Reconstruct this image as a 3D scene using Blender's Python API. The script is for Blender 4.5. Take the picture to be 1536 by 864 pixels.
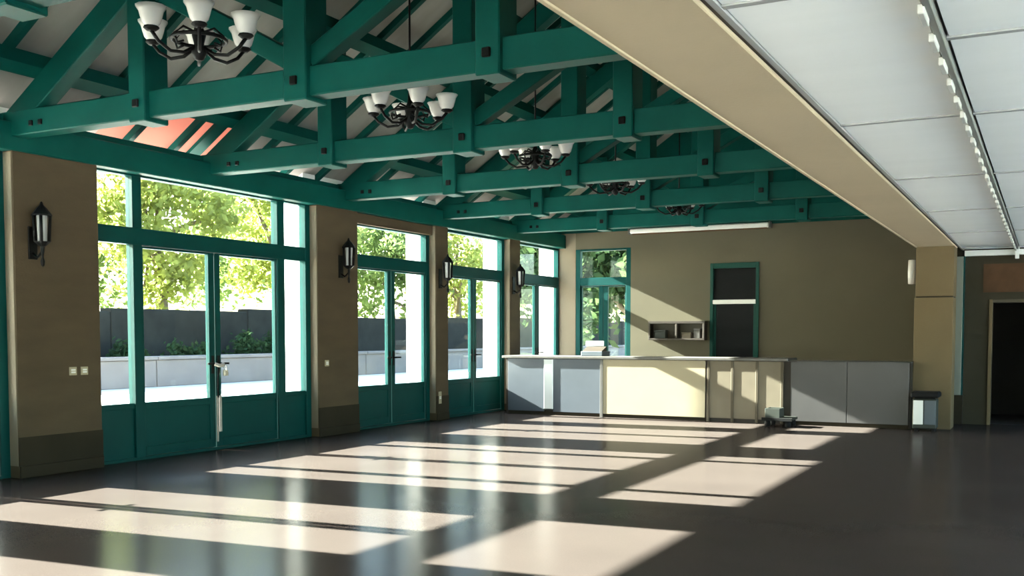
import bpy, bmesh, math, random
import numpy as np
from mathutils import Vector, Matrix

for o in list(bpy.data.objects):
    bpy.data.objects.remove(o, do_unlink=True)
S = bpy.context.scene
COL = S.collection

# ------------------------------------------------------------------ camera
cam_d = bpy.data.cameras.new('camera')
cam = bpy.data.objects.new('camera', cam_d)
COL.objects.link(cam)
cam_d.sensor_width = 36.0
cam_d.lens = 36.0 * 1540.0 / 1536.0
cam_d.shift_y = (582.4 - 432.0) / 1536.0
cam_d.clip_end = 400
cam.location = (0, 0, 1.40)
cam.rotation_euler = (math.radians(90 - 2.97), 0, math.radians(27.6))
S.camera = cam

# ------------------------------------------------------------------ sky, sun, exposure
SUN_TAN, SUN_DRIFT = 0.46, math.tan(math.radians(4.3))
world = bpy.data.worlds.new('sky')
S.world = world
world.use_nodes = True
wn = world.node_tree
wn.nodes.clear()
w_out = wn.nodes.new('ShaderNodeOutputWorld')
w_bg = wn.nodes.new('ShaderNodeBackground')
w_sky = wn.nodes.new('ShaderNodeTexSky')
w_sky.sky_type = 'NISHITA'
w_sky.sun_disc = False
w_sky.sun_elevation = math.atan(SUN_TAN)
w_sky.sun_rotation = math.radians(-94.3)
w_sky.air_density = 1.0
w_sky.dust_density = 2.0
w_bg.inputs['Strength'].default_value = 0.16
wn.links.new(w_sky.outputs[0], w_bg.inputs['Color'])
wn.links.new(w_bg.outputs[0], w_out.inputs[0])

sun_d = bpy.data.lights.new('sun', 'SUN')
sun_d.energy = 16.0
sun_d.angle = math.radians(0.53)
sun_d.color = (1.0, 0.945, 0.87)
sun = bpy.data.objects.new('sun', sun_d)
COL.objects.link(sun)
ray = Vector((1.0, SUN_DRIFT, -SUN_TAN)).normalized()
sun.rotation_euler = ray.to_track_quat('-Z', 'Y').to_euler()
sun.location = (-30, 5, 15)

S.view_settings.view_transform = 'Standard'
S.view_settings.look = 'None'
S.view_settings.gamma = 1.0
S.view_settings.use_curve_mapping = False
S.view_settings.exposure = 3.54

# ------------------------------------------------------------------ materials
def pmat(name, col, rough=0.6, spec=0.4, var=0.0, vscale=4.0, bump=0.0, bscale=60.0, metal=0.0,
         col2=None, stretch=(1, 1, 1), coat=0.0):
    m = bpy.data.materials.new(name)
    m.use_nodes = True
    nt = m.node_tree
    b = nt.nodes['Principled BSDF']
    b.inputs['Base Color'].default_value = (*col, 1)
    b.inputs['Roughness'].default_value = rough
    b.inputs['Specular IOR Level'].default_value = spec
    b.inputs['Metallic'].default_value = metal
    b.inputs['Coat Weight'].default_value = coat
    tc = nt.nodes.new('ShaderNodeTexCoord')
    mp = nt.nodes.new('ShaderNodeMapping')
    mp.inputs['Scale'].default_value = stretch
    geo = nt.nodes.new('ShaderNodeNewGeometry')
    nt.links.new(geo.outputs['Position'], mp.inputs['Vector'])
    if var > 0 or col2:
        n = nt.nodes.new('ShaderNodeTexNoise')
        n.inputs['Scale'].default_value = vscale
        n.inputs['Detail'].default_value = 5
        nt.links.new(mp.outputs[0], n.inputs['Vector'])
        r = nt.nodes.new('ShaderNodeValToRGB')
        r.color_ramp.elements[0].position = 0.3
        r.color_ramp.elements[1].position = 0.7
        a = col2 or tuple(c * (1 - var) for c in col)
        e = col if col2 else tuple(min(1, c * (1 + var)) for c in col)
        r.color_ramp.elements[0].color = (*a, 1)
        r.color_ramp.elements[1].color = (*e, 1)
        nt.links.new(n.outputs['Fac'], r.inputs[0])
        nt.links.new(r.outputs[0], b.inputs['Base Color'])
    if bump > 0:
        n2 = nt.nodes.new('ShaderNodeTexNoise')
        n2.inputs['Scale'].default_value = bscale
        n2.inputs['Detail'].default_value = 4
        nt.links.new(mp.outputs[0], n2.inputs['Vector'])
        bp = nt.nodes.new('ShaderNodeBump')
        bp.inputs['Strength'].default_value = bump
        bp.inputs['Distance'].default_value = 0.01
        nt.links.new(n2.outputs['Fac'], bp.inputs['Height'])
        nt.links.new(bp.outputs[0], b.inputs['Normal'])
    return m

def glassmat(name, tint=(0.9, 0.96, 0.94), gloss=0.06):
    m = bpy.data.materials.new(name)
    m.use_nodes = True
    nt = m.node_tree
    nt.nodes.clear()
    out = nt.nodes.new('ShaderNodeOutputMaterial')
    tr = nt.nodes.new('ShaderNodeBsdfTransparent')
    tr.inputs[0].default_value = (*tint, 1)
    gl = nt.nodes.new('ShaderNodeBsdfGlossy')
    gl.inputs['Roughness'].default_value = 0.02
    mx = nt.nodes.new('ShaderNodeMixShader')
    lw_ = nt.nodes.new('ShaderNodeLayerWeight')          # facing: the same from both sides of the pane
    lw_.inputs['Blend'].default_value = 0.5
    pw = nt.nodes.new('ShaderNodeMath'); pw.operation = 'POWER'; pw.inputs[1].default_value = 5.0
    ad = nt.nodes.new('ShaderNodeMath'); ad.operation = 'MULTIPLY_ADD'; ad.inputs[1].default_value = 0.7; ad.inputs[2].default_value = 0.03
    nt.links.new(lw_.outputs['Facing'], pw.inputs[0])
    nt.links.new(pw.outputs[0], ad.inputs[0])
    nt.links.new(ad.outputs[0], mx.inputs[0])
    nt.links.new(tr.outputs[0], mx.inputs[1])
    nt.links.new(gl.outputs[0], mx.inputs[2])
    nt.links.new(mx.outputs[0], out.inputs[0])
    return m

def leafmat(name, col, tcol, frac=0.5):
    m = bpy.data.materials.new(name)
    m.use_nodes = True
    nt = m.node_tree
    nt.nodes.clear()
    out = nt.nodes.new('ShaderNodeOutputMaterial')
    d = nt.nodes.new('ShaderNodeBsdfDiffuse')
    t = nt.nodes.new('ShaderNodeBsdfTranslucent')
    mx = nt.nodes.new('ShaderNodeMixShader')
    mx.inputs[0].default_value = frac
    geo = nt.nodes.new('ShaderNodeNewGeometry')
    n = nt.nodes.new('ShaderNodeTexNoise')
    n.inputs['Scale'].default_value = 1.6
    nt.links.new(geo.outputs['Position'], n.inputs['Vector'])
    for sh, c in ((d, col), (t, tcol)):
        r = nt.nodes.new('ShaderNodeValToRGB')
        r.color_ramp.elements[0].position = 0.35
        r.color_ramp.elements[1].position = 0.65
        r.color_ramp.elements[0].color = (*(x * 0.55 for x in c), 1)
        r.color_ramp.elements[1].color = (*c, 1)
        nt.links.new(n.outputs['Fac'], r.inputs[0])
        nt.links.new(r.outputs[0], sh.inputs[0])
    nt.links.new(d.outputs[0], mx.inputs[1])
    nt.links.new(t.outputs[0], mx.inputs[2])
    nt.links.new(mx.outputs[0], out.inputs[0])
    return m

M = {}
M['green'] = pmat('green_paint', (0.0013, 0.0581, 0.0476), 0.5, 0.10, 0.12, 2.5)
M['green_frame'] = pmat('green_frame_paint', (0.0008, 0.0416, 0.0385), 0.45, 0.10, 0.08, 3)
M['pier'] = pmat('brown_render', (0.0673, 0.0483, 0.0278), 0.8, 0.2, 0.10, 2.0, 0.3, 40, stretch=(1, 1, 3))
M['plinth'] = pmat('brown_plinth', (0.0257, 0.0204, 0.0127), 0.7, 0.08, 0.12, 2.5)
M['reveal'] = pmat('white_reveal', (0.82, 0.80, 0.76), 0.8, 0.2, 0.03, 3)
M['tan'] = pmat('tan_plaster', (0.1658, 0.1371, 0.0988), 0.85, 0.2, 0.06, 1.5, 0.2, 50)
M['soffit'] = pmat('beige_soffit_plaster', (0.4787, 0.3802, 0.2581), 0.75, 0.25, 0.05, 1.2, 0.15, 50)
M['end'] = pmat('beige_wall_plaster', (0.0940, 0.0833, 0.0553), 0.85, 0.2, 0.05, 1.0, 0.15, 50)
M['column'] = pmat('tan_column_plaster', (0.1320, 0.0945, 0.0476), 0.7, 0.25, 0.07, 2.0, 0.15, 50)
M['deck'] = pmat('grey_roof_board', (0.2601, 0.2564, 0.2384), 0.8, 0.2, 0.10, 1.5, stretch=(1, 3, 1))
M['panel'] = pmat('white_ceiling_panel', (0.9476, 0.9476, 0.9425), 0.45, 0.4, 0.02, 1.0, stretch=(0.3, 4, 1))
M['grid'] = pmat('grey_ceiling_grid', (0.34, 0.335, 0.33), 0.6, 0.3)
M['gap'] = pmat('dark_gap', (0.10, 0.085, 0.07), 0.8, 0.2)
M['rail'] = pmat('pale_metal_rail', (0.1680, 0.1640, 0.1520), 0.45, 0.4, 0.06, 6)
M['white'] = pmat('white_paint', (0.70, 0.69, 0.66), 0.5, 0.4)
M['glider'] = pmat('pale_plastic', (0.50, 0.49, 0.46), 0.5, 0.3)
M['black'] = pmat('black_iron', (0.005, 0.005, 0.005), 0.5, 0.12)
M['shade'] = pmat('white_glass_shade', (0.62, 0.60, 0.57), 0.25, 0.5)
M['lantern_glass'] = pmat('frosted_lantern_glass', (0.30, 0.30, 0.29), 0.3, 0.4)
M['cream'] = pmat('cream_counter_panel', (0.3123, 0.2639, 0.1778), 0.5, 0.35, 0.03, 3)
M['greypanel'] = pmat('blue_grey_counter_panel', (0.0714, 0.0825, 0.1000), 0.35, 0.5, 0.06, 3)
M['warmgrey'] = pmat('warm_grey_counter_panel', (0.0552, 0.0514, 0.0514), 0.35, 0.5, 0.06, 3)
M['brown'] = pmat('brown_counter_panel', (0.1402, 0.1147, 0.0796), 0.55, 0.35, 0.08, 3)
M['brown_post'] = pmat('dark_brown_post', (0.0630, 0.0490, 0.0294), 0.5, 0.35, 0.1, 4)
M['stone_top'] = pmat('grey_worktop', (0.0910, 0.0840, 0.0770), 0.3, 0.5, 0.1, 8)
M['steel'] = pmat('brushed_steel', (0.3720, 0.3840, 0.3960), 0.3, 0.5, metal=0.8)
M['darkwood'] = pmat('dark_brown_wood', (0.0300, 0.0216, 0.0150), 0.5, 0.35, 0.2, 5)
M['unlit_pane'] = pmat('unlit_room_pane', (0.0030, 0.0030, 0.0035), 0.35, 0.15)  # opaque near-black pane, its colour stands for the unlit room behind
M['olive'] = pmat('olive_wall_paint', (0.0357, 0.0302, 0.0176), 0.8, 0.2, 0.1, 2)
M['rust'] = pmat('rust_brick', (0.0780, 0.0390, 0.0182), 0.8, 0.2, 0.15, 5)
M['jamb'] = pmat('grey_green_jamb', (0.1700, 0.1850, 0.1500), 0.45, 0.4, 0.05, 3)
M['void'] = pmat('unlit_room_dark', (0.03, 0.028, 0.027), 0.9, 0.1)  # near-black colour puts the unlit room's shade into its surfaces
M['terrace'] = pmat('pale_paving', (0.62, 0.58, 0.54), 0.9, 0.2, 0.06, 0.6)
M['bounce_paving'] = pmat('bounce_light_paving', (0.78, 0.77, 0.74), 0.9, 0.2, 0.04, 0.6)  # unseen yard paving, made near-white to bounce light up to the ceiling
M['lowwall'] = pmat('grey_white_masonry', (0.1700, 0.1518, 0.1447), 0.9, 0.2, 0.10, 1.2, 0.4, 8)
M['stonewall'] = pmat('dark_stone_wall', (0.0149, 0.0155, 0.0132), 0.9, 0.2, 0.30, 2.0, 0.6, 6)
M['doorgreen'] = pmat('dark_green_door_paint', (0.003, 0.045, 0.034), 0.5, 0.2)
M['bark'] = pmat('brown_bark', (0.13, 0.10, 0.075), 0.9, 0.2, 0.2, 8)
M['soil'] = pmat('dry_grass', (0.20, 0.22, 0.10), 0.95, 0.1, 0.2, 1)
M['backwall'] = pmat('pale_plaster', (0.62, 0.57, 0.47), 0.85, 0.2, 0.04, 1)
M['salmon_sky'] = None
M['glass'] = glassmat('clear_glass')
M['brass'] = pmat('pale_brass', (0.55, 0.50, 0.40), 0.35, 0.5, metal=0.6)
M['strap'] = pmat('pale_webbing', (0.3120, 0.2820, 0.2520), 0.8, 0.2, 0.1, 20)
M['rubber'] = pmat('black_rubber', (0.008, 0.008, 0.008), 0.7, 0.15)
M['bluecase'] = pmat('blue_plastic_case', (0.07, 0.085, 0.10), 0.4, 0.4)
M['olivebox'] = pmat('grey_green_crate', (0.0300, 0.0348, 0.0276), 0.6, 0.3, 0.1, 6)
M['leaf_yellow'] = leafmat('yellow_green_leaf', (0.26, 0.30, 0.10), (0.42, 0.46, 0.13), 0.6)
M['leaf_green'] = leafmat('mid_green_leaf', (0.15, 0.21, 0.09), (0.20, 0.28, 0.09), 0.5)
M['leaf_dark'] = leafmat('dark_green_leaf', (0.04, 0.075, 0.035), (0.05, 0.08, 0.03), 0.4)
M['leaf_grey'] = leafmat('grey_green_leaf', (0.19, 0.23, 0.18), (0.20, 0.25, 0.17), 0.5)
# salmon translucent skylight sheet
m = bpy.data.materials.new('salmon_translucent_sheet'); m.use_nodes = True
nt = m.node_tree; nt.nodes.clear()
o_ = nt.nodes.new('ShaderNodeOutputMaterial'); t_ = nt.nodes.new('ShaderNodeBsdfTranslucent')
t_.inputs[0].default_value = (0.17, 0.095, 0.08, 1)
d_ = nt.nodes.new('ShaderNodeBsdfDiffuse'); d_.inputs[0].default_value = (0.6, 0.32, 0.25, 1)
mx_ = nt.nodes.new('ShaderNodeMixShader'); mx_.inputs[0].default_value = 0.35
nt.links.new(t_.outputs[0], mx_.inputs[1]); nt.links.new(d_.outputs[0], mx_.inputs[2]); nt.links.new(mx_.outputs[0], o_.inputs[0])
M['salmon_sky'] = m
# polished dark floor
def floor_material():
    m = bpy.data.materials.new('polished_dark_floor'); m.use_nodes = True
    nt = m.node_tree; b = nt.nodes['Principled BSDF']
    geo = nt.nodes.new('ShaderNodeNewGeometry')
    n1 = nt.nodes.new('ShaderNodeTexNoise'); n1.inputs['Scale'].default_value = 0.9; n1.inputs['Detail'].default_value = 6
    n2 = nt.nodes.new('ShaderNodeTexNoise'); n2.inputs['Scale'].default_value = 90; n2.inputs['Detail'].default_value = 2
    for n in (n1, n2): nt.links.new(geo.outputs['Position'], n.inputs['Vector'])
    r1 = nt.nodes.new('ShaderNodeValToRGB')
    r1.color_ramp.elements[0].position = 0.3; r1.color_ramp.elements[1].position = 0.7
    r1.color_ramp.elements[0].color = (0.038, 0.0302, 0.0272, 1); r1.color_ramp.elements[1].color = (0.0450, 0.0358, 0.0318, 1)
    nt.links.new(n1.outputs['Fac'], r1.inputs[0])
    mx = nt.nodes.new('ShaderNodeMixRGB'); mx.blend_type = 'OVERLAY'; mx.inputs[0].default_value = 0.18
    nt.links.new(r1.outputs[0], mx.inputs[1]); nt.links.new(n2.outputs['Fac'], mx.inputs[2])
    r2 = nt.nodes.new('ShaderNodeMapRange')
    r2.inputs['To Min'].default_value = 0.13; r2.inputs['To Max'].default_value = 0.24
    nt.links.new(n1.outputs['Fac'], r2.inputs['Value'])
    nt.nodes.remove(b)
    df = nt.nodes.new('ShaderNodeBsdfDiffuse'); gl = nt.nodes.new('ShaderNodeBsdfGlossy'); ms = nt.nodes.new('ShaderNodeMixShader')
    lwt = nt.nodes.new('ShaderNodeLayerWeight'); lwt.inputs['Blend'].default_value = 0.5
    pw = nt.nodes.new('ShaderNodeMath'); pw.operation = 'POWER'; pw.inputs[1].default_value = 5.0
    ad = nt.nodes.new('ShaderNodeMath'); ad.operation = 'MULTIPLY_ADD'; ad.inputs[1].default_value = 0.27; ad.inputs[2].default_value = 0.012
    nt.links.new(mx.outputs[0], df.inputs['Color']); nt.links.new(r2.outputs[0], gl.inputs['Roughness'])
    nt.links.new(lwt.outputs['Facing'], pw.inputs[0]); nt.links.new(pw.outputs[0], ad.inputs[0]); nt.links.new(ad.outputs[0], ms.inputs[0])
    nt.links.new(df.outputs[0], ms.inputs[1]); nt.links.new(gl.outputs[0], ms.inputs[2])
    nt.links.new(ms.outputs[0], nt.nodes['Material Output'].inputs['Surface'])
    return m
M['floor'] = floor_material()

# ------------------------------------------------------------------ helpers
WL = {}            # world location of every object (no parent ever rotates its children)
MESH = {}
def place(o, loc, parent=None):
    loc = Vector(loc)
    COL.objects.link(o)
    if parent is not None:
        o.parent = parent
        o.location = loc - WL[parent.name]
    else:
        o.location = loc
    WL[o.name] = loc
    return o
def empty(name, loc, parent=None):
    o = bpy.data.objects.new(name, None)
    o.empty_display_size = 0.1
    return place(o, loc, parent)
def tag(o, label=None, cat=None, group=None, kind=None):
    if label: o['label'] = label
    if cat: o['category'] = cat
    if group: o['group'] = group
    if kind: o['kind'] = kind
    return o
def from_bm(bm, mat, smooth=False, name='mesh'):
    me = bpy.data.meshes.new(name)
    bmesh.ops.recalc_face_normals(bm, faces=bm.faces)
    bm.to_mesh(me); bm.free()
    me.materials.append(M[mat] if isinstance(mat, str) else mat)
    if smooth:
        for p in me.polygons: p.use_smooth = True
    return me
def box_mesh(sx, sy, sz, mat, bev=0.0):
    k = ('b', round(sx, 4), round(sy, 4), round(sz, 4), mat, bev)
    if k not in MESH:
        bm = bmesh.new()
        bmesh.ops.create_cube(bm, size=1.0)
        for v in bm.verts: v.co = Vector((v.co.x * sx, v.co.y * sy, v.co.z * sz))
        if bev > 0:
            bmesh.ops.bevel(bm, geom=bm.edges[:], offset=min(bev, 0.3 * min(sx, sy, sz)), segments=1, affect='EDGES')
        MESH[k] = from_bm(bm, mat, name='box')
    return MESH[k]
def box(name, x0, x1, y0, y1, z0, z1, mat, parent=None, bev=0.0):
    x0, x1 = min(x0, x1), max(x0, x1); y0, y1 = min(y0, y1), max(y0, y1)
    o = bpy.data.objects.new(name, box_mesh(x1 - x0, y1 - y0, z1 - z0, mat, bev))
    return place(o, ((x0 + x1) / 2, (y0 + y1) / 2, (z0 + z1) / 2), parent)
def prism(name, pts, y0, y1, mat, parent=None, axis='y'):
    """polygon given in (x,z) extruded along y (or (y,z) along x)"""
    c = Vector((sum(p[0] for p in pts) / len(pts), sum(p[1] for p in pts) / len(pts)))
    bm = bmesh.new()
    h = (y1 - y0) / 2
    def mk(p, s):
        a, b = p[0] - c.x, p[1] - c.y
        return bm.verts.new((a, s, b) if axis == 'y' else (s, a, b))
    A = [mk(p, -h) for p in pts]; B = [mk(p, h) for p in pts]
    bm.faces.new(A); bm.faces.new(B[::-1])
    n = len(pts)
    for i in range(n): bm.faces.new((A[i], B[i], B[(i + 1) % n], A[(i + 1) % n]))
    o = bpy.data.objects.new(name, from_bm(bm, mat, name=name))
    mid = (y0 + y1) / 2
    return place(o, (c.x, mid, c.y) if axis == 'y' else (mid, c.x, c.y), parent)
def bar_mesh(L, w, t, mat, bev):
    return box_mesh(L, t, w, mat, bev)
def bar(name, p0, p1, w, t, mat, parent=None, bev=0.008):
    """timber from p0 to p1 (both in the x-z plane of one truss), w deep in plane, t thick along y"""
    p0, p1 = Vector(p0), Vector(p1)
    d = p1 - p0
    o = bpy.data.objects.new(name, bar_mesh(d.length, w, t, mat, bev))
    o.rotation_euler = (0, -math.atan2(d.z, d.x), 0)
    return place(o, (p0 + p1) / 2, parent)
def lathe(name, prof, mat, loc, parent=None, n=16, key=None, smooth=True):
    k = ('l', key or name, tuple(prof), mat, n)
    if k not in MESH:
        bm = bmesh.new()
        rings = []
        for r, z in prof:
            if r < 1e-5: rings.append([bm.verts.new((0, 0, z))])
            else: rings.append([bm.verts.new((r * math.cos(2 * math.pi * i / n), r * math.sin(2 * math.pi * i / n), z)) for i in range(n)])
        for a, b in zip(rings[:-1], rings[1:]):
            for i in range(n):
                j = (i + 1) % n
                if len(a) == 1 and len(b) == 1: continue
                if len(a) == 1: bm.faces.new((a[0], b[i], b[j]))
                elif len(b) == 1: bm.faces.new((a[i], b[0], a[j]))
                else: bm.faces.new((a[i], b[i], b[j], a[j]))
        MESH[k] = from_bm(bm, mat, smooth, name)
    o = bpy.data.objects.new(name, MESH[k])
    return place(o, loc, parent)
def tube_mesh(pts, r, mat, n=8, closed=False):
    bm = bmesh.new()
    pts = [Vector(p) for p in pts]
    rings = []
    N = len(pts)
    for i, p in enumerate(pts):
        if closed: d = pts[(i + 1) % N] - pts[i - 1]
        else: d = pts[min(i + 1, N - 1)] - pts[max(i - 1, 0)]
        d.normalize()
        up = Vector((0, 0, 1)) if abs(d.z) < 0.9 else Vector((1, 0, 0))
        a = d.cross(up).normalized(); b = d.cross(a).normalized()
        rr = r[i] if isinstance(r, (list, tuple)) else r
        rings.append([bm.verts.new(p + (a * math.cos(2 * math.pi * k / n) + b * math.sin(2 * math.pi * k / n)) * rr) for k in range(n)])
    for i in range(N if closed else N - 1):
        A, B = rings[i], rings[(i + 1) % N]
        for k in range(n): bm.faces.new((A[k], A[(k + 1) % n], B[(k + 1) % n], B[k]))
    if not closed:
        bm.faces.new(rings[0]); bm.faces.new(rings[-1][::-1])
    return from_bm(bm, mat, True, 'tube')
def tube(name, pts, r, mat, parent=None, n=8, closed=False, base=None):
    base = Vector(base if base is not None else pts[0])
    o = bpy.data.objects.new(name, tube_mesh([Vector(p) - base for p in pts], r, mat, n, closed))
    return place(o, base, parent)
def copy_tree(o, loc=None, parent=None):
    c = o.copy(); COL.objects.link(c)
    c.parent = parent
    if loc is not None: c.location = loc
    for ch in o.children: copy_tree(ch, None, c)
    return c

# ------------------------------------------------------------------ main dimensions
XW, XF = -8.87, -9.05          # pier faces, window frame plane
XOUT = -9.45                   # outer face of the window wall
YE = 19.30                     # end wall
YB = -4.0                      # wall behind the viewer
XA, XB, ZB = -1.787, -1.263, 2.707   # beam
XR = 3.0                       # far right wall
YR = 17.6                      # end of the low-ceilinged side
EAVE_X, EAVE_Z, SL = -8.54, 3.50, 0.66   # lower edge of top chord
XC = -5.367                    # ridge
def zlow(x): return EAVE_Z + SL * ((x - EAVE_X) if x <= XC else (2 * XC - x - EAVE_X))

# ------------------------------------------------------------------ ground and floor
tag(box('terrace', -25.0, XOUT, -30, 75, -0.30, -0.06, 'terrace'), 'pale sunlit paving outside the glazed doors', kind='structure')
tag(box('ground', -75, -25.0, -60, 110, -0.5, -0.16, 'soil'), 'dry grass ground under the trees beyond the dark wall', kind='structure')
tag(box('yard', XOUT, 60, YE + 0.3, 75, -0.5, -0.06, 'soil'), 'grass behind the end wall of the hall', kind='structure')
tag(box('forecourt', XOUT, 60, -60, YB - 0.25, -0.3, -0.06, 'bounce_paving'), 'unseen paving behind the viewer, whitened to bounce light indoors', kind='structure')
tag(box('side_yard', XR + 0.25, 60, YB - 0.25, YE + 0.3, -0.3, -0.06, 'bounce_paving'), 'unseen paving outside the low side of the hall, whitened to bounce light indoors', kind='structure')
tag(box('floor', XOUT, XR + 0.25, YB - 0.25, YE + 0.3, -0.3, 0.0, 'floor'), 'dark polished floor with pale sunlit patches', kind='structure')

# ------------------------------------------------------------------ left wall: piers
wall_left = tag(empty('wall_left', (XW, 8, 0)), 'brown rendered piers of the window wall', kind='structure')
PIERS = [(YB, -0.55, 0), (1.55, 2.20, 0), (4.10, 4.75, 0), (6.60, 7.60, 1), (11.24, 12.165, 1), (14.295, 14.68, 1), (16.90, 17.305, 1)]
for (a, b, vis) in PIERS:
    p = box('pier', XW, XF - 0.06, a, b, 0.0, 3.30, 'pier', wall_left, 0.008)
    box('plinth', XW, XW + 0.022, a - 0.0, b + 0.0, 0.0, 0.12, 'plinth', p, 0.006)
    box('dado', XW, XW + 0.008, a, b, 0.12, 0.40, 'plinth', p)
    box('inner_reveal', XW - .012, XF + .056, a - .006, a, 0.12, 3.16, 'tan', p)  # thin strip, paler than the pier, on its near side
    box('outer_reveal', XF - 0.06, XOUT, a, b, -0.06, 3.62, 'reveal', p)
box('outer_reveal', XF - .06, XOUT, YE - .012, YE - .001, -.06, 3.3, 'reveal', wall_left)
box('lintel', XW - 0.06, XF - 0.04, 12.165, 14.295, 3.02, 3.17, 'pier', wall_left, 0.006)
box('wall_plate', XW + 0.03, XF - 0.05, YB, YE, 3.17, 3.44, 'green', wall_left, 0.01)
box('plate_board', XW - 0.08, XF - 0.02, YB, YE, 3.44, 3.52, 'green', wall_left)

# ------------------------------------------------------------------ glazed door sets
def MAPL(u, n): return (XF - n, u)          # along +y, outward = -x
def MAPE(u, n): return (u, YE + 0.06 + n)   # along +x, outward = +y
def MAPR(u, n): return (XR + 0.1 + n, u)
def MAPB(u, n): return (u, YB - 0.1 - n)
def ubox(mp, name, u0, u1, n0, n1, z0, z1, mat, parent, bev=0.0):
    xa, ya = mp(u0, n0); xb, yb = mp(u1, n1)
    return box(name, xa, xb, ya, yb, z0, z1, mat, parent, bev)
def glazed(mp, name, u0, u1, label, sides=(), leaves=None, ztop=3.15, zbar=(2.40, 2.585), detail=True, kick=0.64, far_jamb=0.10):
    """outer frame u0..u1, optional sidelights, two door leaves between, transom lights above"""
    x, y = mp((u0 + u1) / 2, 0)
    w = tag(empty(name, (x, y, 0)), label, kind='structure')
    J = 0.10; K = far_jamb; D = 0.055
    G = 'green_frame'
    ubox(mp, 'jamb', u0, u0 + J, -D, D, 0, ztop + .04, G, w, .004)
    ubox(mp, 'jamb', u1 - K, u1, -D, D, 0, ztop + .04, G, w, .004)
    ubox(mp, 'head', u0 + J, u1 - K, -D, D, ztop, ztop + .06, G, w, .004)
    ubox(mp, 'threshold', u0 + J, u1 - K, -D, D, 0.0, 0.03, G, w)
    ubox(mp, 'transom_bar', u0 + J, u1 - K, -D, D, zbar[0], zbar[1], G, w, .004)
    l0, l1 = u0 + J, u1 - K
    if sides:
        (sa, sb), (sc, sd) = sides      # post spans: (post0 start,end),(post1 start,end)
        for a, b in ((sa, sb), (sc, sd)):
            ubox(mp, 'mullion', a, b, -D, D, 0.03, zbar[0], G, w, .004)
            ubox(mp, 'mullion', a, b, -D, D, zbar[1], ztop, G, w, .004)
        for a, b in ((u0 + J, sa), (sd, u1 - K)):
            s = empty('side_light', (*mp((a + b) / 2, 0), 0), w)
            ubox(mp, 'kick_panel', a, b, -.02, .02, 0.03, kick, G, s)
            ubox(mp, 'rail', a, b, -.035, .035, kick - .06, kick, G, s, .004)
            ubox(mp, 'pane', a, b, -.004, .004, kick, zbar[0], 'glass', s)
            ubox(mp, 'transom_pane', a, b, -.004, .004, zbar[1], ztop, 'glass', w)
        l0, l1 = sb, sc
    ubox(mp, 'transom_pane', l0, l1, -.004, .004, zbar[1], ztop, 'glass', w)
    mid = (l0 + l1) / 2
    ST = 0.075
    for k, (a, b) in enumerate(((l0 + .004, mid - .004), (mid + .004, l1 - .004))):
        d = empty('door_leaf', (*mp((a + b) / 2, 0), 0.03), w)
        T = .03
        s0, s1 = (ST * .35, ST * 1.25) if k == 0 else (ST * 1.25, ST * .35)
        ubox(mp, 'stile', a, a + s0, -T, T, .035, zbar[0] - .005, G, d, .004)
        ubox(mp, 'stile', b - s1, b, -T, T, .035, zbar[0] - .005, G, d, .004)
        ubox(mp, 'rail', a + s0, b - s1, -T, T, .035, .14, G, d, .004)
        ubox(mp, 'rail', a + s0, b - s1, -T, T, kick - .08, kick, G, d, .004)
        ubox(mp, 'rail', a + s0, b - s1, -T, T, zbar[0] - .03, zbar[0] - .005, G, d, .004)
        ubox(mp, 'kick_panel', a + s0, b - s1, -.016, .016, .14, kick - .08, G, d)
        ubox(mp, 'pane', a + s0, b - s1, -.004, .004, kick, zbar[0] - .03, 'glass', d)
        if detail:
            hu = b - s1 / 2 if k == 0 else a + s0 / 2
            h = ubox(mp, 'handle_plate', hu - .022, hu + .022, -T - .008, -T, .93, 1.15, 'black', d, .003)
            sg = -1 if k == 0 else 1
            ubox(mp, 'lever', hu - .012 if sg > 0 else hu - .13, hu + .13 if sg > 0 else hu + .012, -T - .06, -T - .04, 1.04, 1.065, 'black', h, .004)
            ubox(mp, 'spindle', hu - .01, hu + .01, -T - .045, -T - .008, 1.042, 1.062, 'black', h)
    return w
glazed(MAPL, 'window_1', 7.60, 11.24, 'widest green glazed door set, with narrow side lights', sides=((8.17, 8.30), (10.57, 10.71)))
for k, (a, b, nm) in enumerate(((12.165, 14.295, 'nearest narrow green double door under the brown lintel'),
                               (14.68, 16.90, 'middle narrow green double door, just before the counter'),
                               (17.305, YE - 0.005, 'farthest narrow green double door, rising behind the counter end'))):
    glazed(MAPL, 'window_%d' % (k + 2), a, b, nm, ztop=3.0 if k == 0 else 3.13, far_jamb=.04 if k == 2 else .10)
glazed(MAPE, 'window_5', -8.62, -7.42, 'dark green glazed door in the corner of the end wall', ztop=3.10, zbar=(2.40, 2.56))
glazed(MAPL, 'window_6', 4.75, 6.60, 'green double door cut by the left edge of the photo', ztop=3.15)
for k, (a, b) in enumerate(((2.20, 4.10), (-0.55, 1.55))):
    glazed(MAPL, 'window_%d' % (k + 7), a, b, 'green double door out of sight to the left', ztop=3.15, detail=False)

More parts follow.
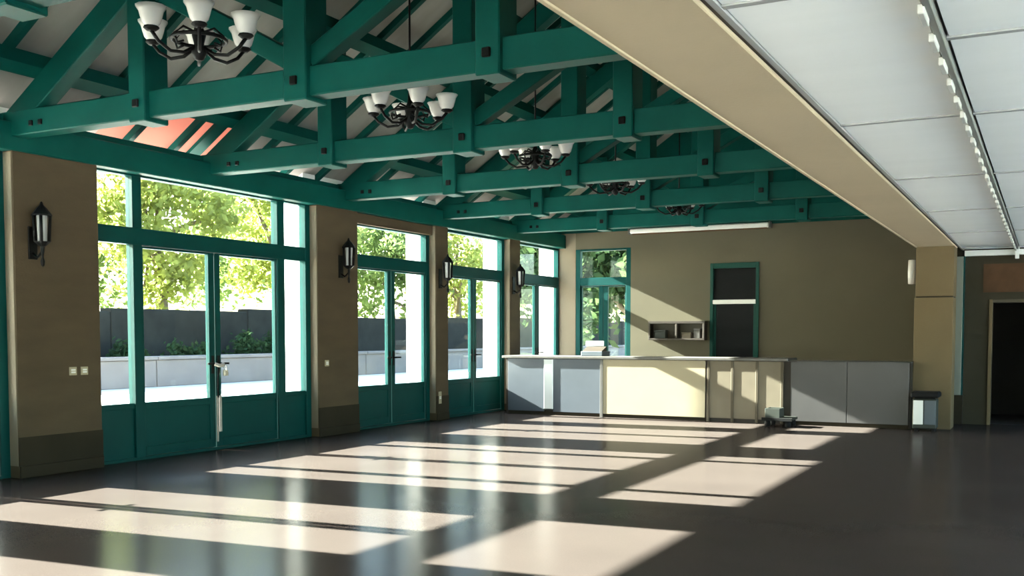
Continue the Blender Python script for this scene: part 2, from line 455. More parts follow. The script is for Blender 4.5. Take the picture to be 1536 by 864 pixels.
# ------------------------------------------------------------------ end wall
wall_end = tag(empty('wall_end', (-5, YE, 0)), 'beige plaster end wall behind the counter', kind='structure')
T_ = 0.24
DX0, DX1, DZ = -5.79, -4.85, 2.77
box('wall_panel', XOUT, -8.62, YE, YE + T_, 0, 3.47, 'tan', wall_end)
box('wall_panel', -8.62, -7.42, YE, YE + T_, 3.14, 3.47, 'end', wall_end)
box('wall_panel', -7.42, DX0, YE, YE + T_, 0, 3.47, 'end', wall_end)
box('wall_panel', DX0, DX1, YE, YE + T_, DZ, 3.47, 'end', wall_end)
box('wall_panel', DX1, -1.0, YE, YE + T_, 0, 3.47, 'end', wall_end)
prism('gable', [(XOUT, 3.43), (-1.0, 3.43), (-1.0, 3.9), (XC, zlow(XC) + .55), (XOUT, 3.55)], YE + .02, YE + T_, 'green', wall_end)
# door in the end wall
dr = tag(empty('door_1', ((DX0 + DX1) / 2, YE, 0)), 'dark glazed door with green frame in the end wall', kind='structure')
for a, b in ((DX0, DX0 + .06), (DX1 - .06, DX1)):
    box('jamb', a, b, YE - .03, YE + .10, 0, DZ, 'doorgreen', dr, .004)
box('head', DX0 + .06, DX1 - .06, YE - .03, YE + .10, DZ - .10, DZ, 'doorgreen', dr, .004)
box('transom_bar', DX0 + .06, DX1 - .06, YE - .045, YE + .08, 1.99, 2.07, 'white', dr, .004)
box('transom_pane', DX0 + .06, DX1 - .06, YE + .04, YE + .05, 2.07, DZ - .10, 'unlit_pane', dr)
lf = empty('door_leaf', ((DX0 + DX1) / 2, YE + .05, 0), dr)
box('stile', DX0 + .06, DX0 + .11, YE + .02, YE + .06, 0.01, 1.99, 'doorgreen', lf, .003)
box('stile', DX1 - .11, DX1 - .06, YE + .02, YE + .06, 0.01, 1.99, 'doorgreen', lf, .003)
box('rail', DX0 + .11, DX1 - .11, YE + .02, YE + .06, 0.01, .18, 'doorgreen', lf, .003)
box('pane', DX0 + .11, DX1 - .11, YE + .035, YE + .045, .18, 1.99, 'unlit_pane', lf)

# ------------------------------------------------------------------ roof: trusses, rafters, deck
TR = [6.67 + 2.633 * k for k in range(-4, 5)]
def make_truss(y, label):
    t = tag(empty('roof_truss', (XC, y, 3.30)), label, 'truss', 'green timber roof trusses')
    G = 'green'
    box('bottom_chord', -9.0, XA - .005, y - .09, y + .09, 3.30, 3.535, G, t, .01)
    off = 0.12 / math.cos(math.atan(SL))
    for s in (1, -1):
        def mx(x): return XC + s * (x - XC)
        x0 = -8.93
        bar('top_chord', (mx(x0), y, zlow(x0) + off), (mx(XC + .02), y, zlow(XC) + off), .24, .17, G, t)
        qx = XC - 1.75
        q = box('queen_post', mx(qx) - .10, mx(qx) + .10, y - .14, y + .14, 3.265, zlow(qx) + .12, G, t, .01)
        box('bolt', mx(qx) - .035, mx(qx) + .035, y - .165, y - .14, 3.385, 3.455, 'black', q, .008)
        bar('strut', (mx(XC - .09), y, 3.60), (mx(qx + .12), y, zlow(qx) - .02), .16, .14, G, t)
    k = box('king_post', XC - .115, XC + .115, y - .14, y + .14, 3.265, zlow(XC) + .20, G, t, .01)
    box('bolt', XC - .035, XC + .035, y - .165, y - .14, 3.385, 3.455, 'black', k, .008)
    for xx in (-8.55, -8.42):
        box('bolt', xx - .025, xx + .025, y - .11, y - .09, 3.37, 3.42, 'black', t, .006)
    return t
ORD = ['out of sight behind the viewer', 'out of sight behind the viewer', 'out of sight behind the viewer', 'of which only a corner shows at the top left edge',
       'green timber roof truss resting on the nearest brown pier, foremost whole one',
       'green timber roof truss landing over the middle of the widest glazed door set',
       'green timber roof truss landing on the pier left of the brown lintel',
       'green timber roof truss over the pier between the two nearest narrow double doors',
       'farthest green timber roof truss, above the counter']
for i, y in enumerate(TR):
    if i in (0, 1, 2): continue
    lab = ORD[i] if i > 3 else 'green timber roof truss ' + ORD[i]
    make_truss(y, lab)

roof = tag(empty('roof', (XC, 8, 3.6)), 'grey boarded roof underside with green purlins and rafters', kind='structure')
TH = math.atan(SL); CT = math.cos(TH)
z_top = 0.24 / CT                       # top of top chord above zlow
def slope_bar(name, xa, xb, y0, y1, dz0, dz1, mat):
    """slab following the slope between xa and xb, from dz0 to dz1 above zlow"""
    return prism(name, [(xa, zlow(xa) + dz0), (xb, zlow(xb) + dz0), (xb, zlow(xb) + dz1), (xa, zlow(xa) + dz1)], y0, y1, mat, roof)
for xp in (-8.45, -7.12, -6.2, -5.50):
    for s in (1, -1):
        x = XC + s * (xp - XC)
        xa, xb = x - .06, x + .06
        prism('purlin', [(xa, zlow(xa) + z_top), (xb, zlow(xb) + z_top), (xb, zlow(xb) + z_top + .12), (xa, zlow(xa) + z_top + .12)], YB, YE, 'green', roof)
y = YB + .4
while y < YE - .2:
    slope_bar('rafter', XOUT + .02, XC - .02, y - .035, y + .035, z_top + .12, z_top + .21, 'green')
    y += 2.633 / 4
DK0, DK1 = z_top + .21, z_top + .33
SKX = -8.52
SK = [(7.85, 9.22), (9.40, 9.93)]
slope_bar('roof_board', SKX, XC, YB - .2, YE + .2, DK0, DK1, 'deck')
slope_bar('roof_board', XC, XB - .05, YB - .2, YE + .2, DK0, DK1, 'deck')
segs = [(YB - .2, SK[0][0]), (SK[0][1], SK[1][0]), (SK[1][1], YE + .2)]
for k, (a, b) in enumerate(segs): slope_bar('roof_board', XOUT - .02, SKX, a, b, DK0, DK1, 'green' if k == 1 else 'deck')
for a, b in SK: slope_bar('skylight_sheet', XOUT + .05, SKX, a, b, DK0 + .05, DK0 + .06, 'salmon_sky')
for a, b in SK: slope_bar('roof_board', XOUT - .02, XOUT + .05, a, b, DK0, DK1, 'deck')
# thin dark conduit runs fixed to the right-hand slope
for yy in (7.9, 10.5, 13.2, 15.9):
    slope_bar('conduit', XC + .5, XC + 1.5, yy - .015, yy + .015, DK0 - .04, DK0, 'black')

# ------------------------------------------------------------------ beam, column, low ceiling
beam = tag(empty('beam', (XA, 6, ZB)), 'long beige plastered beam between the trusses and the white ceiling', 'beam', kind='structure')
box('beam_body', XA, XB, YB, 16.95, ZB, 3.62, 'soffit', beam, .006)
box('edge_bead', XA - .012, XA + .014, YB, 16.4, ZB - .010, ZB + .02, 'soffit', beam, .003)
col = tag(empty('column', ((XA + XB) / 2, 16.65, 0)), 'tan plastered column at the end of the beam', 'column', kind='structure')
box('shaft', XA - .012, XB, 16.40, 16.92, 0.0, 1.955, 'column', col, .006)
box('shadow_joint', XA + .01, XB - .01, 16.415, 16.90, 1.955, 1.975, 'plinth', col)
box('capital', XA, XB, 16.40, 16.92, 1.975, ZB, 'column', col, .006)

ceil = tag(empty('ceiling', (1.5, 7, 2.74)), 'white panelled low ceiling with grey grid lines', kind='structure')
box('ceiling_backing', XB, XR + .1, YB - .1, YR + .2, 2.775, 2.85, 'grid', ceil)
box('shadow_gap', XB + .0, XB + .022, YB, YR, ZB + .022, 2.775, 'gap', ceil)
box('edge_trim', XB + .022, XB + .05, YB, YR, ZB + .016, 2.775, 'grid', ceil)
cols_x = [(XB + .055, -0.492), (-0.43, 0.32), (0.35, 1.10), (1.13, 1.88), (1.91, 2.66), (2.69, XR)]
lines = [YB + .0, -1.13, 1.52, 4.17, 6.85, 9.42, 12.02, 14.65, 17.30, YR]
def panel_mesh(sx, sy, sag):
    k = ('p', round(sx, 3), round(sy, 3), sag)
    if k not in MESH:
        bm = bmesh.new(); nx, ny = 2, 8
        V = [[bm.verts.new((sx * (i / nx - .5), sy * (j / ny - .5), -sag * (1 - (2 * j / ny - 1) ** 2) * (1 - .4 * (2 * i / nx - 1) ** 2))) for i in range(nx + 1)] for j in range(ny + 1)]
        for j in range(ny):
            for i in range(nx): bm.faces.new((V[j][i], V[j + 1][i], V[j + 1][i + 1], V[j][i + 1]))
        r = bmesh.ops.extrude_face_region(bm, geom=bm.faces[:])
        for v in r['geom']:
            if isinstance(v, bmesh.types.BMVert): v.co.z = 0.02
        MESH[k] = from_bm(bm, 'panel', False, 'ceiling_panel')
    return MESH[k]
for ci, (xa, xb) in enumerate(cols_x):
    L = list(lines)
    if ci >= 1: L = sorted(L + [5.07])
    for ya, yb in zip(L[:-1], L[1:]):
        o = bpy.data.objects.new('ceiling_panel', panel_mesh(xb - xa, yb - ya - .045, 0.012))
        place(o, ((xa + xb) / 2, (ya + yb) / 2, 2.737), ceil)
for ci, (xa, xb) in enumerate(cols_x):
    for yl in lines[1:-1] + ([5.07] if ci >= 1 else []):
        box('grid_bar', xa - .012, xb + .012, yl - .021, yl + .021, 2.729, 2.775, 'grid', ceil)
    if ci >= 1: box('grid_bar', xb + .003, xb + .027, YB, YR, 2.731, 2.775, 'grid', ceil)
rail = tag(empty('ceiling_rail', (-.461, 6, 2.70)), 'pale metal track running along the white ceiling', 'rail')
box('track', -.478, -.444, YB, YR - .15, 2.70, 2.775, 'rail', rail, .004)
yy = -3.5
while yy < YR - .3:
    box('glider', -.497, -.470, yy, yy + .20, 2.672, 2.712, 'glider', rail, .004)
    yy += .44
box('end_stop', -.49, -.435, YR - .20, YR - .12, 2.56, 2.775, 'white', rail, .004)

# ------------------------------------------------------------------ right-hand end wall with dark doorway
wall_right_end = tag(empty('wall_right', (1.5, YR, 0)), 'olive brown wall with a dark doorway under the white ceiling', kind='structure')
OX0, OX1, OZ = -0.79, 0.20, 1.90
box('wall_panel', XA + .3, OX0, YR, YR + .2, 0, 2.78, 'olive', wall_right_end)
box('wall_panel', OX1, XR + .2, YR, YR + .2, 0, 2.78, 'olive', wall_right_end)
box('wall_panel', OX0, OX1, YR, YR + .2, OZ, 2.78, 'olive', wall_right_end)
box('brick_band', -0.93, 1.2, YR - .02, YR, 2.06, 2.50, 'rust', wall_right_end)
box('fascia', -1.20, XR, YR - .10, YR, 2.625, 2.71, 'white', wall_right_end, .004)
box('door_lining', OX0 - .05, OX0, YR - .03, YR + .22, 0, OZ + .05, 'column', wall_right_end, .004)
box('door_lining', OX0, OX1, YR - .03, YR + .22, OZ, OZ + .05, 'brown_post', wall_right_end, .004)
for nm, a in (('back_room_wall', (OX0 - .6, OX1 + .6, YR + 2.4, YR + 2.5, 0, 2.6)), ('back_room_wall', (OX0 - .7, OX0 - .6, YR + .2, YR + 2.5, 0, 2.6)),
              ('back_room_wall', (OX1 + .6, OX1 + .7, YR + .2, YR + 2.5, 0, 2.6)), ('back_room_ceiling', (OX0 - .7, OX1 + .7, YR + .2, YR + 2.5, 2.6, 2.7))):
    box(nm, *a, 'void', wall_right_end)
box('back_room_floor', OX0 - .7, OX1 + .7, YR + .2, YR + 2.5, 0.0, .004, 'void', wall_right_end)
jb = tag(empty('partition_post', (-1.29, YR - .1, 0)), 'grey-green partition post right of the tan column', 'post')
box('post_body', -1.36, -1.21, YR - .14, YR - .01, .46, 2.62, 'jamb', jb, .006)
box('post_edge', -1.21, -1.19, YR - .12, YR - .01, .46, 2.62, 'green_frame', jb)
box('post_foot', -1.38, -1.18, YR - .16, YR - .01, 0, .46, 'plinth', jb, .006)
# side return between beam column and end wall
tag(box('wall_return', XA + .30, XA + .42, 16.92, YE, 0, 3.5, 'end'), 'beige return wall behind the tan column', kind='structure')

# ------------------------------------------------------------------ unseen walls behind and right of the viewer, windows added to brighten the ceiling
wall_back = tag(empty('wall_back', (-2, YB, 0)), 'plastered wall behind the viewer with glazed openings added for light', kind='structure')
def added_window_wall(mp, parent, u0, u1, opens, ztop, zs=0.10, zt=2.62):
    cur = u0
    for a, b in opens:
        ubox(mp, 'wall_panel', cur, a, -.1, .14, 0, ztop, 'backwall', parent)
        ubox(mp, 'wall_panel', a, b, -.1, .14, 0, zs, 'backwall', parent)
        ubox(mp, 'wall_panel', a, b, -.1, .14, zt, ztop, 'backwall', parent)
        n = max(1, round((b - a) / 1.1))
        for i in range(n + 1):
            c = a + (b - a) * i / n
            ubox(mp, 'mullion', c - .03, c + .03, -.03, .03, zs, zt, 'green_frame', parent)
        for i in range(n):
            c0, c1 = a + (b - a) * i / n + .03, a + (b - a) * (i + 1) / n - .03
            ubox(mp, 'pane', c0, c1, -.004, .004, zs, zt, 'glass', parent)
        cur = b
    ubox(mp, 'wall_panel', cur, u1, -.1, .14, 0, ztop, 'backwall', parent)
added_window_wall(MAPB, wall_back, XOUT, XR + .2, [(-8.2, -5.6), (-4.9, -2.3), (-1.0, 2.7)], 3.5)
prism('gable', [(XOUT, 3.5), (-1.0, 3.5), (-1.0, 3.9), (XC, zlow(XC) + .55), (XOUT, 3.55)], YB - .24, YB, 'backwall', wall_back)
wall_side = tag(empty('wall_side', (XR, 7, 0)), 'plastered side wall out of sight to the right with windows added for light', kind='structure')
added_window_wall(MAPR, wall_side, YB, YR + .2, [(-3.6, 0.4), (0.7, 4.8), (5.1, 9.2), (9.5, 13.4), (13.7, 17.2)], 2.85)
tag(box('flat_roof', XB - .1, XR + .3, YB - .3, YR + 2.8, 2.86, 3.05, 'gap'), 'flat roof over the low side of the hall', kind='structure')

# ------------------------------------------------------------------ counter
CY = 16.20
ct = tag(empty('bar_counter', (-5.2, CY, 0)), 'long counter with blue-grey, cream and brown front panels across the hall', 'counter')
def cpanel(name, x0, x1, mat, y=CY, z0=.06, z1=.985):
    return box(name, x0, x1, y, y + .03, z0, z1, mat, ct, .003)
cpanel('front_panel', -8.55, -7.84, 'greypanel')
cpanel('front_panel', -7.66, -6.77, 'greypanel')
cpanel('front_panel', -6.72, -4.93, 'cream', CY - .008)
for i in range(3):
    a = -4.86 + i * .395
    cpanel('front_panel', a, a + .355, 'brown', CY)
for i in range(4):
    a = -4.90 + i * .395
    box('post', a, a + .042, CY - .010, CY + .03, 0.0, .985, 'brown_post', ct, .004)
cpanel('front_panel', -3.56, -2.72, 'warmgrey')
cpanel('front_panel', -2.71, -1.83, 'warmgrey')
box('edge_trim', -6.77, -6.72, CY - .014, CY + .03, 0, .985, 'stone_top', ct, .003)
box('steel_post', -7.84, -7.66, CY - .012, CY + .03, .10, .985, 'steel', ct, .02)
box('kick_board', -8.55, -4.93, CY + .02, CY + .05, 0, .07, 'plinth', ct)
box('kick_board', -3.70, -1.83, CY + .02, CY + .05, 0, .07, 'plinth', ct)
box('carcass', -8.6, -1.80, CY + .03, CY + .55, 0.0, .985, 'darkwood', ct)
tag(box('counter_top', -8.66, -3.60, CY - .030, CY + .62, .988, 1.035, 'stone_top', None, .008), 'grey stone worktop lying along the counter', 'worktop')
box('top_cap', -3.60, -1.80, CY + .0, CY + .60, .985, 1.0, 'warmgrey', ct, .004)

# till on the counter
tl = tag(empty('cash_register', (-6.98, CY + .28, 1.035)), 'small blue-grey cash register on the counter', 'cash register')
box('body', -7.18, -6.78, CY + .10, CY + .46, 1.035, 1.12, 'bluecase', tl, .01)
prism('keyboard', [(CY + .12, 1.12), (CY + .34, 1.12), (CY + .34, 1.20)], -7.16, -6.80, 'darkwood', tl, axis='x')
box('display', -7.20, -6.86, CY + .36, CY + .40, 1.20, 1.30, 'steel', tl, .008)
box('display_stem', -7.05, -6.99, CY + .34, CY + .40, 1.12, 1.20, 'bluecase', tl)

# wall shelf on the end wall
sh = tag(empty('wall_shelf', (-6.4, YE, 1.37)), 'dark wooden open shelf fixed to the sunlit end wall', 'shelf')
box('back_board', -6.95, -5.86, YE - .015, YE, 1.30, 1.67, 'brown_post', sh)
box('top_board', -6.97, -5.84, YE - .20, YE, 1.62, 1.67, 'darkwood', sh, .004)
box('bottom_board', -6.97, -5.84, YE - .20, YE, 1.30, 1.335, 'darkwood', sh, .004)
for a in (-6.97, -6.42, -5.875):
    box('side_board', a, a + .035, YE - .20, YE, 1.335, 1.62, 'darkwood', sh, .004)
for i, (x, w, h, mt) in enumerate(((-6.85, .22, .16, 'olivebox'), (-6.30, .18, .12, 'brown'), (-6.06, .12, .19, 'stone_top'))):
    b = tag(empty('storage_box', (x + w / 2, YE - .1, 1.335)), ['low grey-green box in the left bay of the wall shelf', 'short brown box in the right bay of the wall shelf', 'tall grey box at the right end of the wall shelf'][i], 'box', 'boxes on the wall shelf')
    box('box_body', x, x + w, YE - .17, YE - .03, 1.335, 1.335 + h * .8, mt, b, .006)
    box('box_lid', x - .006, x + w + .006, YE - .176, YE - .024, 1.335 + h * .8, 1.335 + h, mt, b, .004)

# long white casing at the top of the end wall
sc = tag(empty('screen_casing', (-6.0, YE - .08, 3.42)), 'long white roll-up screen casing at the top of the end wall', 'screen casing')
box('casing', -7.40, -4.66, YE - .14, YE - .02, 3.40, 3.49, 'white', sc, .02)
box('end_cap', -7.43, -7.40, YE - .15, YE - .01, 3.39, 3.50, 'stone_top', sc, .006)
box('end_cap', -4.66, -4.63, YE - .15, YE - .01, 3.39, 3.50, 'stone_top', sc, .006)
box('hem_bar', -7.36, -4.70, YE - .10, YE - .06, 3.375, 3.40, 'rust', sc, .004)

# ------------------------------------------------------------------ bin by the column
bn = tag(empty('pedal_bin', (-1.57, 16.08, 0)), 'white-fronted bin with a wide black lid before the tan column', 'bin')
box('body', -1.745, -1.42, 15.95, 16.24, .04, .47, 'olivebox', bn, .012)
box('front_panel', -1.735, -1.60, 15.935, 15.95, .10, .45, 'white', bn, .004)
box('front_panel', -1.585, -1.43, 15.938, 15.95, .10, .45, 'bluecase', bn, .004)
box('lid', -1.775, -1.385, 15.90, 16.28, .49, .575, 'rubber', bn, .02)
box('lid_neck', -1.72, -1.44, 15.97, 16.22, .47, .49, 'rubber', bn)
for a, b in ((-1.70, 15.99), (-1.46, 15.99), (-1.70, 16.20), (-1.46, 16.20)):
    lathe('foot', [(0, 0), (.025, 0), (.025, .04), (0, .04)], 'rubber', (a, b, 0), bn, 10)

# ------------------------------------------------------------------ low trolley by the counter
tr = tag(empty('floor_trolley', (-3.62, 15.85, 0)), 'low dark trolley on the floor at the end of the brown panels', 'trolley')
box('deck', -3.85, -3.42, 15.62, 16.08, .10, .14, 'olivebox', tr, .008)
box('bumper', -3.865, -3.405, 15.605, 15.62, .095, .145, 'rubber', tr, .003)
for a in (-3.79, -3.48):
    for b in (15.68, 16.02):
        w = lathe('caster', [(0, 0), (.02, 0), (.042, .01), (.046, .05), (.042, .09), (.02, .10), (0, .10)], 'rubber', (a, b, 0), tr, 10)
cr = tag(empty('plastic_crate', (-3.72, 15.84, .14)), 'grey-green crate on the low trolley', 'crate')
for nm, a in (('crate_side', (-3.83, -3.815, 15.70, 15.98, .14, .28)), ('crate_side', (-3.625, -3.61, 15.70, 15.98, .14, .28)),
              ('crate_side', (-3.83, -3.61, 15.685, 15.70, .14, .28)), ('crate_side', (-3.83, -3.61, 15.98, 15.995, .14, .28)), ('crate_base', (-3.83, -3.61, 15.70, 15.98, .14, .15))):
    box(nm, *a, 'olivebox', cr, .003)

# ------------------------------------------------------------------ strap hanging from the wide doors' handles
YM = (8.30 + 10.57) / 2
st = tag(empty('door_strap', (XF + .1, YM, 1.0)), 'pale strap tied round the handles of the widest glazed doors', 'strap')
box('tail', XF + .068, XF + .074, YM - .035, YM - .005, .10, .66, 'strap', st)
box('tail', XF + .076, XF + .082, YM + .005, YM + .045, .22, .66, 'strap', st)
tube('loop', [(XF + .10, YM - .02, 1.03), (XF + .085, YM - .02, .85), (XF + .078, YM - .01, .64)], .012, 'black', st, 6)
tube('knot', [(XF + .085, YM - .07, 1.05), (XF + .115, YM - .03, 1.03), (XF + .12, YM + .03, 1.03), (XF + .085, YM + .07, 1.05)], .022, 'strap', st)
lk = tag(empty('padlock', (XF + .10, YM + .10, .94)), 'small pale padlock on the door strap', 'padlock')
box('lock_body', XF + .075, XF + .11, YM + .07, YM + .14, .90, .97, 'brass', lk, .006)
tube('shackle', [(XF + .092, YM + .085, .97), (XF + .092, YM + .085, 1.01), (XF + .092, YM + .105, 1.03), (XF + .092, YM + .125, 1.01), (XF + .092, YM + .125, .97)], .007, 'steel', lk)

# ------------------------------------------------------------------ wall sconces
def sconce(loc, rz, label):
    """lantern: built pointing along +x from the wall"""
    s = bpy.data.objects.new('wall_sconce', None); place(s, loc)
    tag(s, label, 'wall lamp', 'black wall lanterns')
    def B(name, x0, x1, y0, y1, z0, z1, mat, par=None, bev=.003):
        return box(name, loc[0] + x0, loc[0] + x1, loc[1] + y0, loc[1] + y1, loc[2] + z0, loc[2] + z1, mat, par or s, bev)
    B('back_plate', 0, .018, -.05, .05, -.22, .10, 'black', bev=.006)
    tube('arm', [(loc[0] + .015, loc[1], loc[2] - .16), (loc[0] + .08, loc[1], loc[2] - .20), (loc[0] + .14, loc[1], loc[2] - .15), (loc[0] + .15, loc[1], loc[2] - .08)], .013, 'black', s)
    lathe('base_cup', [(0, -.10), (.03, -.095), (.07, -.06), (.075, -.05), (0, -.05)], 'black', (loc[0] + .15, loc[1], loc[2]), s, 8, 'cup', False)
    lathe('glass', [(.042, -.05), (.050, .20), (.0, .20)], 'lantern_glass', (loc[0] + .15, loc[1], loc[2]), s, 8, 'lantern', False)
    for k in range(4):
        a = math.pi / 4 + k * math.pi / 2
        p0 = (loc[0] + .15 + .062 * math.cos(a), loc[1] + .062 * math.sin(a), loc[2] - .05)
        p1 = (loc[0] + .15 + .074 * math.cos(a), loc[1] + .074 * math.sin(a), loc[2] + .20)
        tube('cage_bar', [p0, p1], .017, 'black', s, 6)
    lathe('cap', [(.095, .195), (.095, .21), (.05, .27), (.02, .30), (.012, .33), (0, .34)], 'black', (loc[0] + .15, loc[1], loc[2]), s, 8, 'cap', False)
    lathe('finial', [(0, -.30), (.018, -.28), (.022, -.24), (.010, -.20), (.02, -.12), (.02, -.09)], 'black', (loc[0] + .15, loc[1], loc[2]), s, 8, 'fin')
    s.rotation_euler = (0, 0, rz)
    return s
sconce((XW, 6.80, 2.36), 0, 'black lantern on the nearest brown pier')
sconce((XW, 11.75, 2.42), 0, 'black lantern on the pier left of the brown lintel')
sconce((XW, 14.42, 2.38), 0, 'black lantern on the pier between the two nearest narrow doors')
sconce((XW, 17.02, 2.38), 0, 'black lantern on the farthest brown pier')
cl = tag(empty('column_lamp', (XA, 16.60, 2.35)), 'slim white lamp on the left face of the tan column', 'wall lamp')
box('back_plate', XA - .02, XA, 16.55, 16.65, 2.14, 2.56, 'black', cl, .004)
lathe('shade', [(0, 2.165 - 2.35), (.055, -.18), (.06, .0), (.055, .18), (0, .185)], 'shade', (XA - .075, 16.60, 2.35), cl, 12, 'colshade')

# sockets
def socket(y, z, label, h=.085):
    s = tag(empty('wall_socket', (XW, y, z)), label, 'socket', 'pale wall sockets')
    f = box('face_plate', XW, XW + .010, y - .045, y + .045, z - h / 2, z + h / 2, 'cream', s, .003)
    for dz in (-.012, .012):
        box('switch', XW + .010, XW + .015, y - .025, y + .025, z + dz - .008, z + dz + .008, 'white', f)
socket(7.24, 1.03, 'left one of the paired pale sockets on the nearest pier')
socket(7.38, 1.03, 'right one of the paired pale sockets on the nearest pier')
socket(11.42, 1.01, 'single pale socket on the pier left of the brown lintel')
socket(14.40, 0.37, 'tall pale socket low on the pier between the narrow doors', .20)

# ------------------------------------------------------------------ chandeliers
def chandelier(loc):
    c = empty('chandelier', loc)
    X, Y, Z = loc
    topz = zlow(XC) + .1
    tube('chain', [(X, Y, Z + .25), (X, Y, topz)], .010, 'black', c, 6)
    lathe('hub', [(0, -.10), (.03, -.09), (.055, -.04), (.035, .02), (.05, .08), (.025, .15), (.015, .26), (0, .26)], 'black', loc, c, 12, 'hub')
    R = .34
    ring = [(X + R * .55 * math.cos(2 * math.pi * k / 20), Y + R * .55 * math.sin(2 * math.pi * k / 20), Z + .05) for k in range(20)]
    tube('ring', ring, .014, 'black', c, 6, True, base=loc)
    for k in range(6):
        a = 2 * math.pi * k / 6 + .26
        ca, sa = math.cos(a), math.sin(a)
        P = lambda r, z: (X + r * ca, Y + r * sa, Z + z)
        ar = tube('arm', [P(.03, .0), P(.12, -.06), P(.22, -.07), P(.31, -.02), P(.36, .04)], .013, 'black', c, 6)
        tube('scroll', [P(.04, .10), P(.12, .12), P(.19, .06), P(.17, .0), P(.12, .02)], .009, 'black', ar, 6)
        lathe('cup', [(0, .035), (.03, .035), (.055, .055), (.05, .065), (0, .065)], 'black', P(.36, 0), ar, 10, 'ccup')
        lathe('shade', [(.035, .06), (.062, .09), (.075, .13), (.085, .17), (.105, .20), (.098, .20), (.078, .17), (.06, .12), (.03, .075), (0, .07)], 'shade', P(.36, 0), c, 12, 'cshade')
    return c
CH = [(5.50, 'nearest black iron chandelier with white glass shades, top left'),
      (8.20, 'second nearest black iron chandelier with white glass shades'),
      (10.85, 'third nearest black iron chandelier with white glass shades'),
      (13.35, 'fourth black iron chandelier, second farthest from the viewer'),
      (16.10, 'farthest small black iron chandelier above the counter')]
first = chandelier((XC, CH[0][0], 3.43))
tag(first, CH[0][1], 'chandelier', 'black iron chandeliers')
for y, lab in CH[1:]:
    c = copy_tree(first, (XC, y, 3.43))
    c['label'] = lab

# ------------------------------------------------------------------ outside: walls and trees
rng = np.random.default_rng(7)
lw = tag(empty('garden_wall', (-22.4, 35, -.06)), 'low grey-white masonry wall across the sunlit terrace', 'wall')
for i in range(12):
    y0 = 6 + i * 5
    box('wall_block', -22.6, -22.25, y0, y0 + 4.97, -.06, .70, 'lowwall', lw, .02)
    box('coping', -22.68, -22.17, y0, y0 + 4.97, .70, .80, 'lowwall', lw, .02)
dw = tag(empty('stone_wall', (-25.4, 35, -.1)), 'dark stone retaining wall behind the low pale wall', 'wall')
for i in range(12):
    y0 = 4 + i * 6
    h = 2.22 + .12 * math.sin(i * 2.1)
    box('wall_block', -25.7, -25.2, y0, y0 + 5.98, -.1, h, 'stonewall', dw, .03)

def leaf_mesh(centers, radii, n, size, mat, name):
    """n diamond leaves scattered in clusters"""
    k = len(centers)
    idx = rng.integers(0, k, n)
    p = np.asarray(centers)[idx] + rng.normal(0, .45, (n, 3)) * np.asarray(radii)[idx][:, None]
    a = rng.normal(0, 1, (n, 3)); a /= np.linalg.norm(a, axis=1)[:, None]
    b = np.cross(a, rng.normal(0, 1, (n, 3))); b /= np.linalg.norm(b, axis=1)[:, None]
    s = size * rng.uniform(.6, 1.3, n)[:, None]
    v = np.stack([p + a * s, p + b * s * .5, p - a * s, p - b * s * .5], 1).reshape(-1, 3)
    me = bpy.data.meshes.new(name)
    me.vertices.add(len(v)); me.vertices.foreach_set('co', v.astype(np.float32).ravel())
    me.loops.add(n * 4); me.loops.foreach_set('vertex_index', np.arange(n * 4, dtype=np.int32))
    me.polygons.add(n); me.polygons.foreach_set('loop_start', np.arange(0, n * 4, 4, dtype=np.int32))
    me.polygons.foreach_set('loop_total', np.full(n, 4, dtype=np.int32))
    me.update(calc_edges=True)
    me.materials.append(M[mat])
    return me
def tree(loc, h, r, mat, label, n=5000, low=.25, size=.17):
    t = tag(empty('garden_tree', loc), label, 'tree', 'trees beyond the terrace')
    X, Y, Z = loc
    tw = .03 * h
    tube('trunk', [(X, Y, Z), (X + .1, Y + .05, Z + h * .25), (X - .05, Y, Z + h * .5), (X, Y + .1, Z + h * .8)], [tw, tw * .8, tw * .6, tw * .25], 'bark', t, 8)
    cs, rs = [], []
    for i in range(34):
        d = rng.normal(0, 1, 3); d /= np.linalg.norm(d)
        q = rng.uniform(.35, 1.0)
        cs.append((d[0] * r * q, d[1] * r * q, h * (low + (1 - low) * .5) + d[2] * q * h * (1 - low) * .5)); rs.append(r * rng.uniform(.25, .42))
    for i in range(5):
        c = cs[i * 6]
        tube('branch', [(X, Y, Z + h * (.3 + .08 * i)), (X + c[0] * .5, Y + c[1] * .5, Z + (h * (.3 + .08 * i) + c[2]) / 2 + .1), (X + c[0], Y + c[1], Z + c[2])], [tw * .45, tw * .3, tw * .12], 'bark', t, 6)
    f = bpy.data.objects.new('foliage', leaf_mesh(cs, rs, n, size, mat, 'foliage'))
    place(f, loc, t)
    f['kind'] = 'stuff'
    return t
G0 = -.16
def shrub(loc, h, r, label):
    t = tag(empty('garden_shrub', loc), label, 'shrub', 'dark shrubs before the stone wall')
    X, Y, Z = loc
    for k in range(3):
        a = 2.1 * k
        tube('stem', [(X, Y, Z), (X + .3 * r * math.cos(a), Y + .3 * r * math.sin(a), Z + h * .6)], .025, 'bark', t, 5)
    cs = [(rng.uniform(-.6, .6) * r, rng.uniform(-.6, .6) * r, h * rng.uniform(.25, .8)) for _ in range(10)]
    f = bpy.data.objects.new('foliage', leaf_mesh(cs, [r * .38] * 10, 1100, .10, 'leaf_dark', 'foliage'))
    place(f, loc, t); f['kind'] = 'stuff'
tree((-29.5, 21.5, G0), 9.5, 2.5, 'leaf_grey', 'grey-green tree seen through the left part of the widest doors')
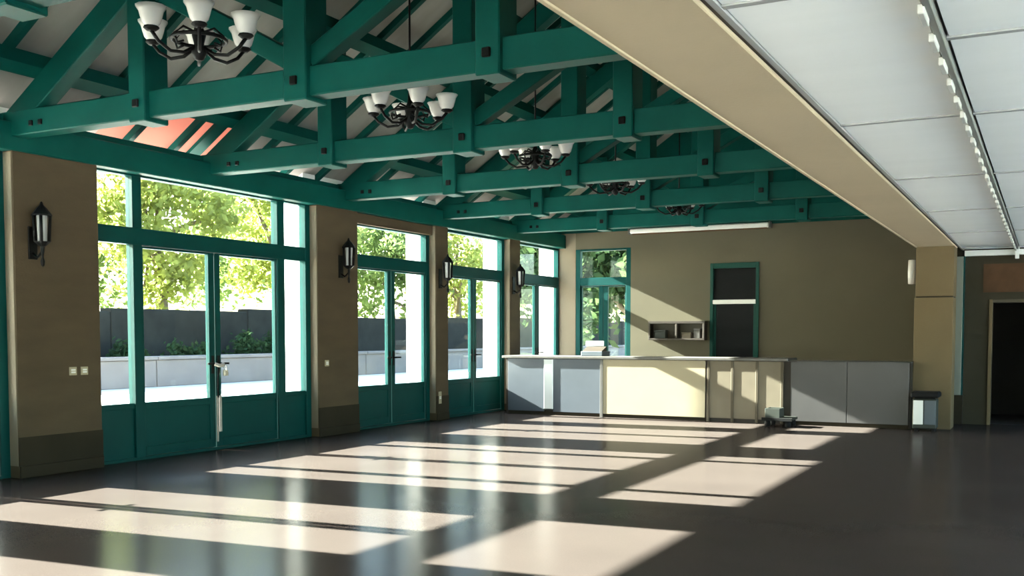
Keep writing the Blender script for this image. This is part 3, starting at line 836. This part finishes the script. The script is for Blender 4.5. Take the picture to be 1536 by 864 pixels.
tree((-29.5, 28.0, G0), 9.5, 3.1, 'leaf_yellow', 'bright yellow-green tree seen through the widest doors', 8000)
tree((-29.5, 35.0, G0), 9.5, 3.0, 'leaf_yellow', 'yellow-green tree at the right of the widest doors', 7000)
tree((-28.6, 41.8, G0), 8.5, 2.8, 'leaf_green', 'mid-green tree seen through the nearest narrow doors', 5000)
tree((-28.6, 48.2, G0), 9.0, 2.9, 'leaf_yellow', 'yellow-green tree seen through the middle narrow doors', 5000)
tree((-28.6, 54.8, G0), 9.0, 3.0, 'leaf_green', 'mid-green tree seen through the farthest narrow doors', 5000)
tree((-28.6, 61.6, G0), 9.5, 3.0, 'leaf_grey', 'grey-green tree far behind the farthest narrow doors', 5000)
tree((-37.5, 21.0, G0), 10.5, 3.4, 'leaf_grey', 'tall grey-green tree at the far left of the terrace', 5000)
tree((-38.0, 30.0, G0), 12.0, 4.0, 'leaf_green', 'tall green tree behind the yellow-green tree', 6000, .12)
tree((-38.0, 39.5, G0), 12.0, 4.0, 'leaf_green', 'tall green tree behind the narrow doors', 6000, .12)
tree((-38.0, 49.5, G0), 12.0, 4.0, 'leaf_dark', 'tall dark tree behind the middle narrow doors', 5000, .12)
tree((-9.6, 25.0, G0 + .1), 6.5, 1.7, 'leaf_dark', 'dark tree behind the corner door of the end wall', 6000, .08)
tree((-13.2, 29.0, G0 + .1), 7.5, 2.3, 'leaf_dark', 'larger dark tree behind the corner door of the end wall', 7000, .08)
tree((-12.0, 35.5, G0 + .1), 8.0, 2.7, 'leaf_green', 'green tree farthest behind the corner door', 5000, .08)
for k, (y, lab) in enumerate(((19.5, 'leftmost of the dark shrubs before the stone wall'), (21.6, 'second dark shrub from the left before the stone wall'),
                              (23.9, 'third dark shrub from the left before the stone wall'), (26.4, 'third dark shrub from the right before the stone wall'),
                              (28.7, 'second dark shrub from the right before the stone wall'), (31.2, 'rightmost of the dark shrubs before the stone wall'))):
    shrub((-24.0, y, -.06), 1.55 + .25 * math.sin(k * 2.3), .85, lab)
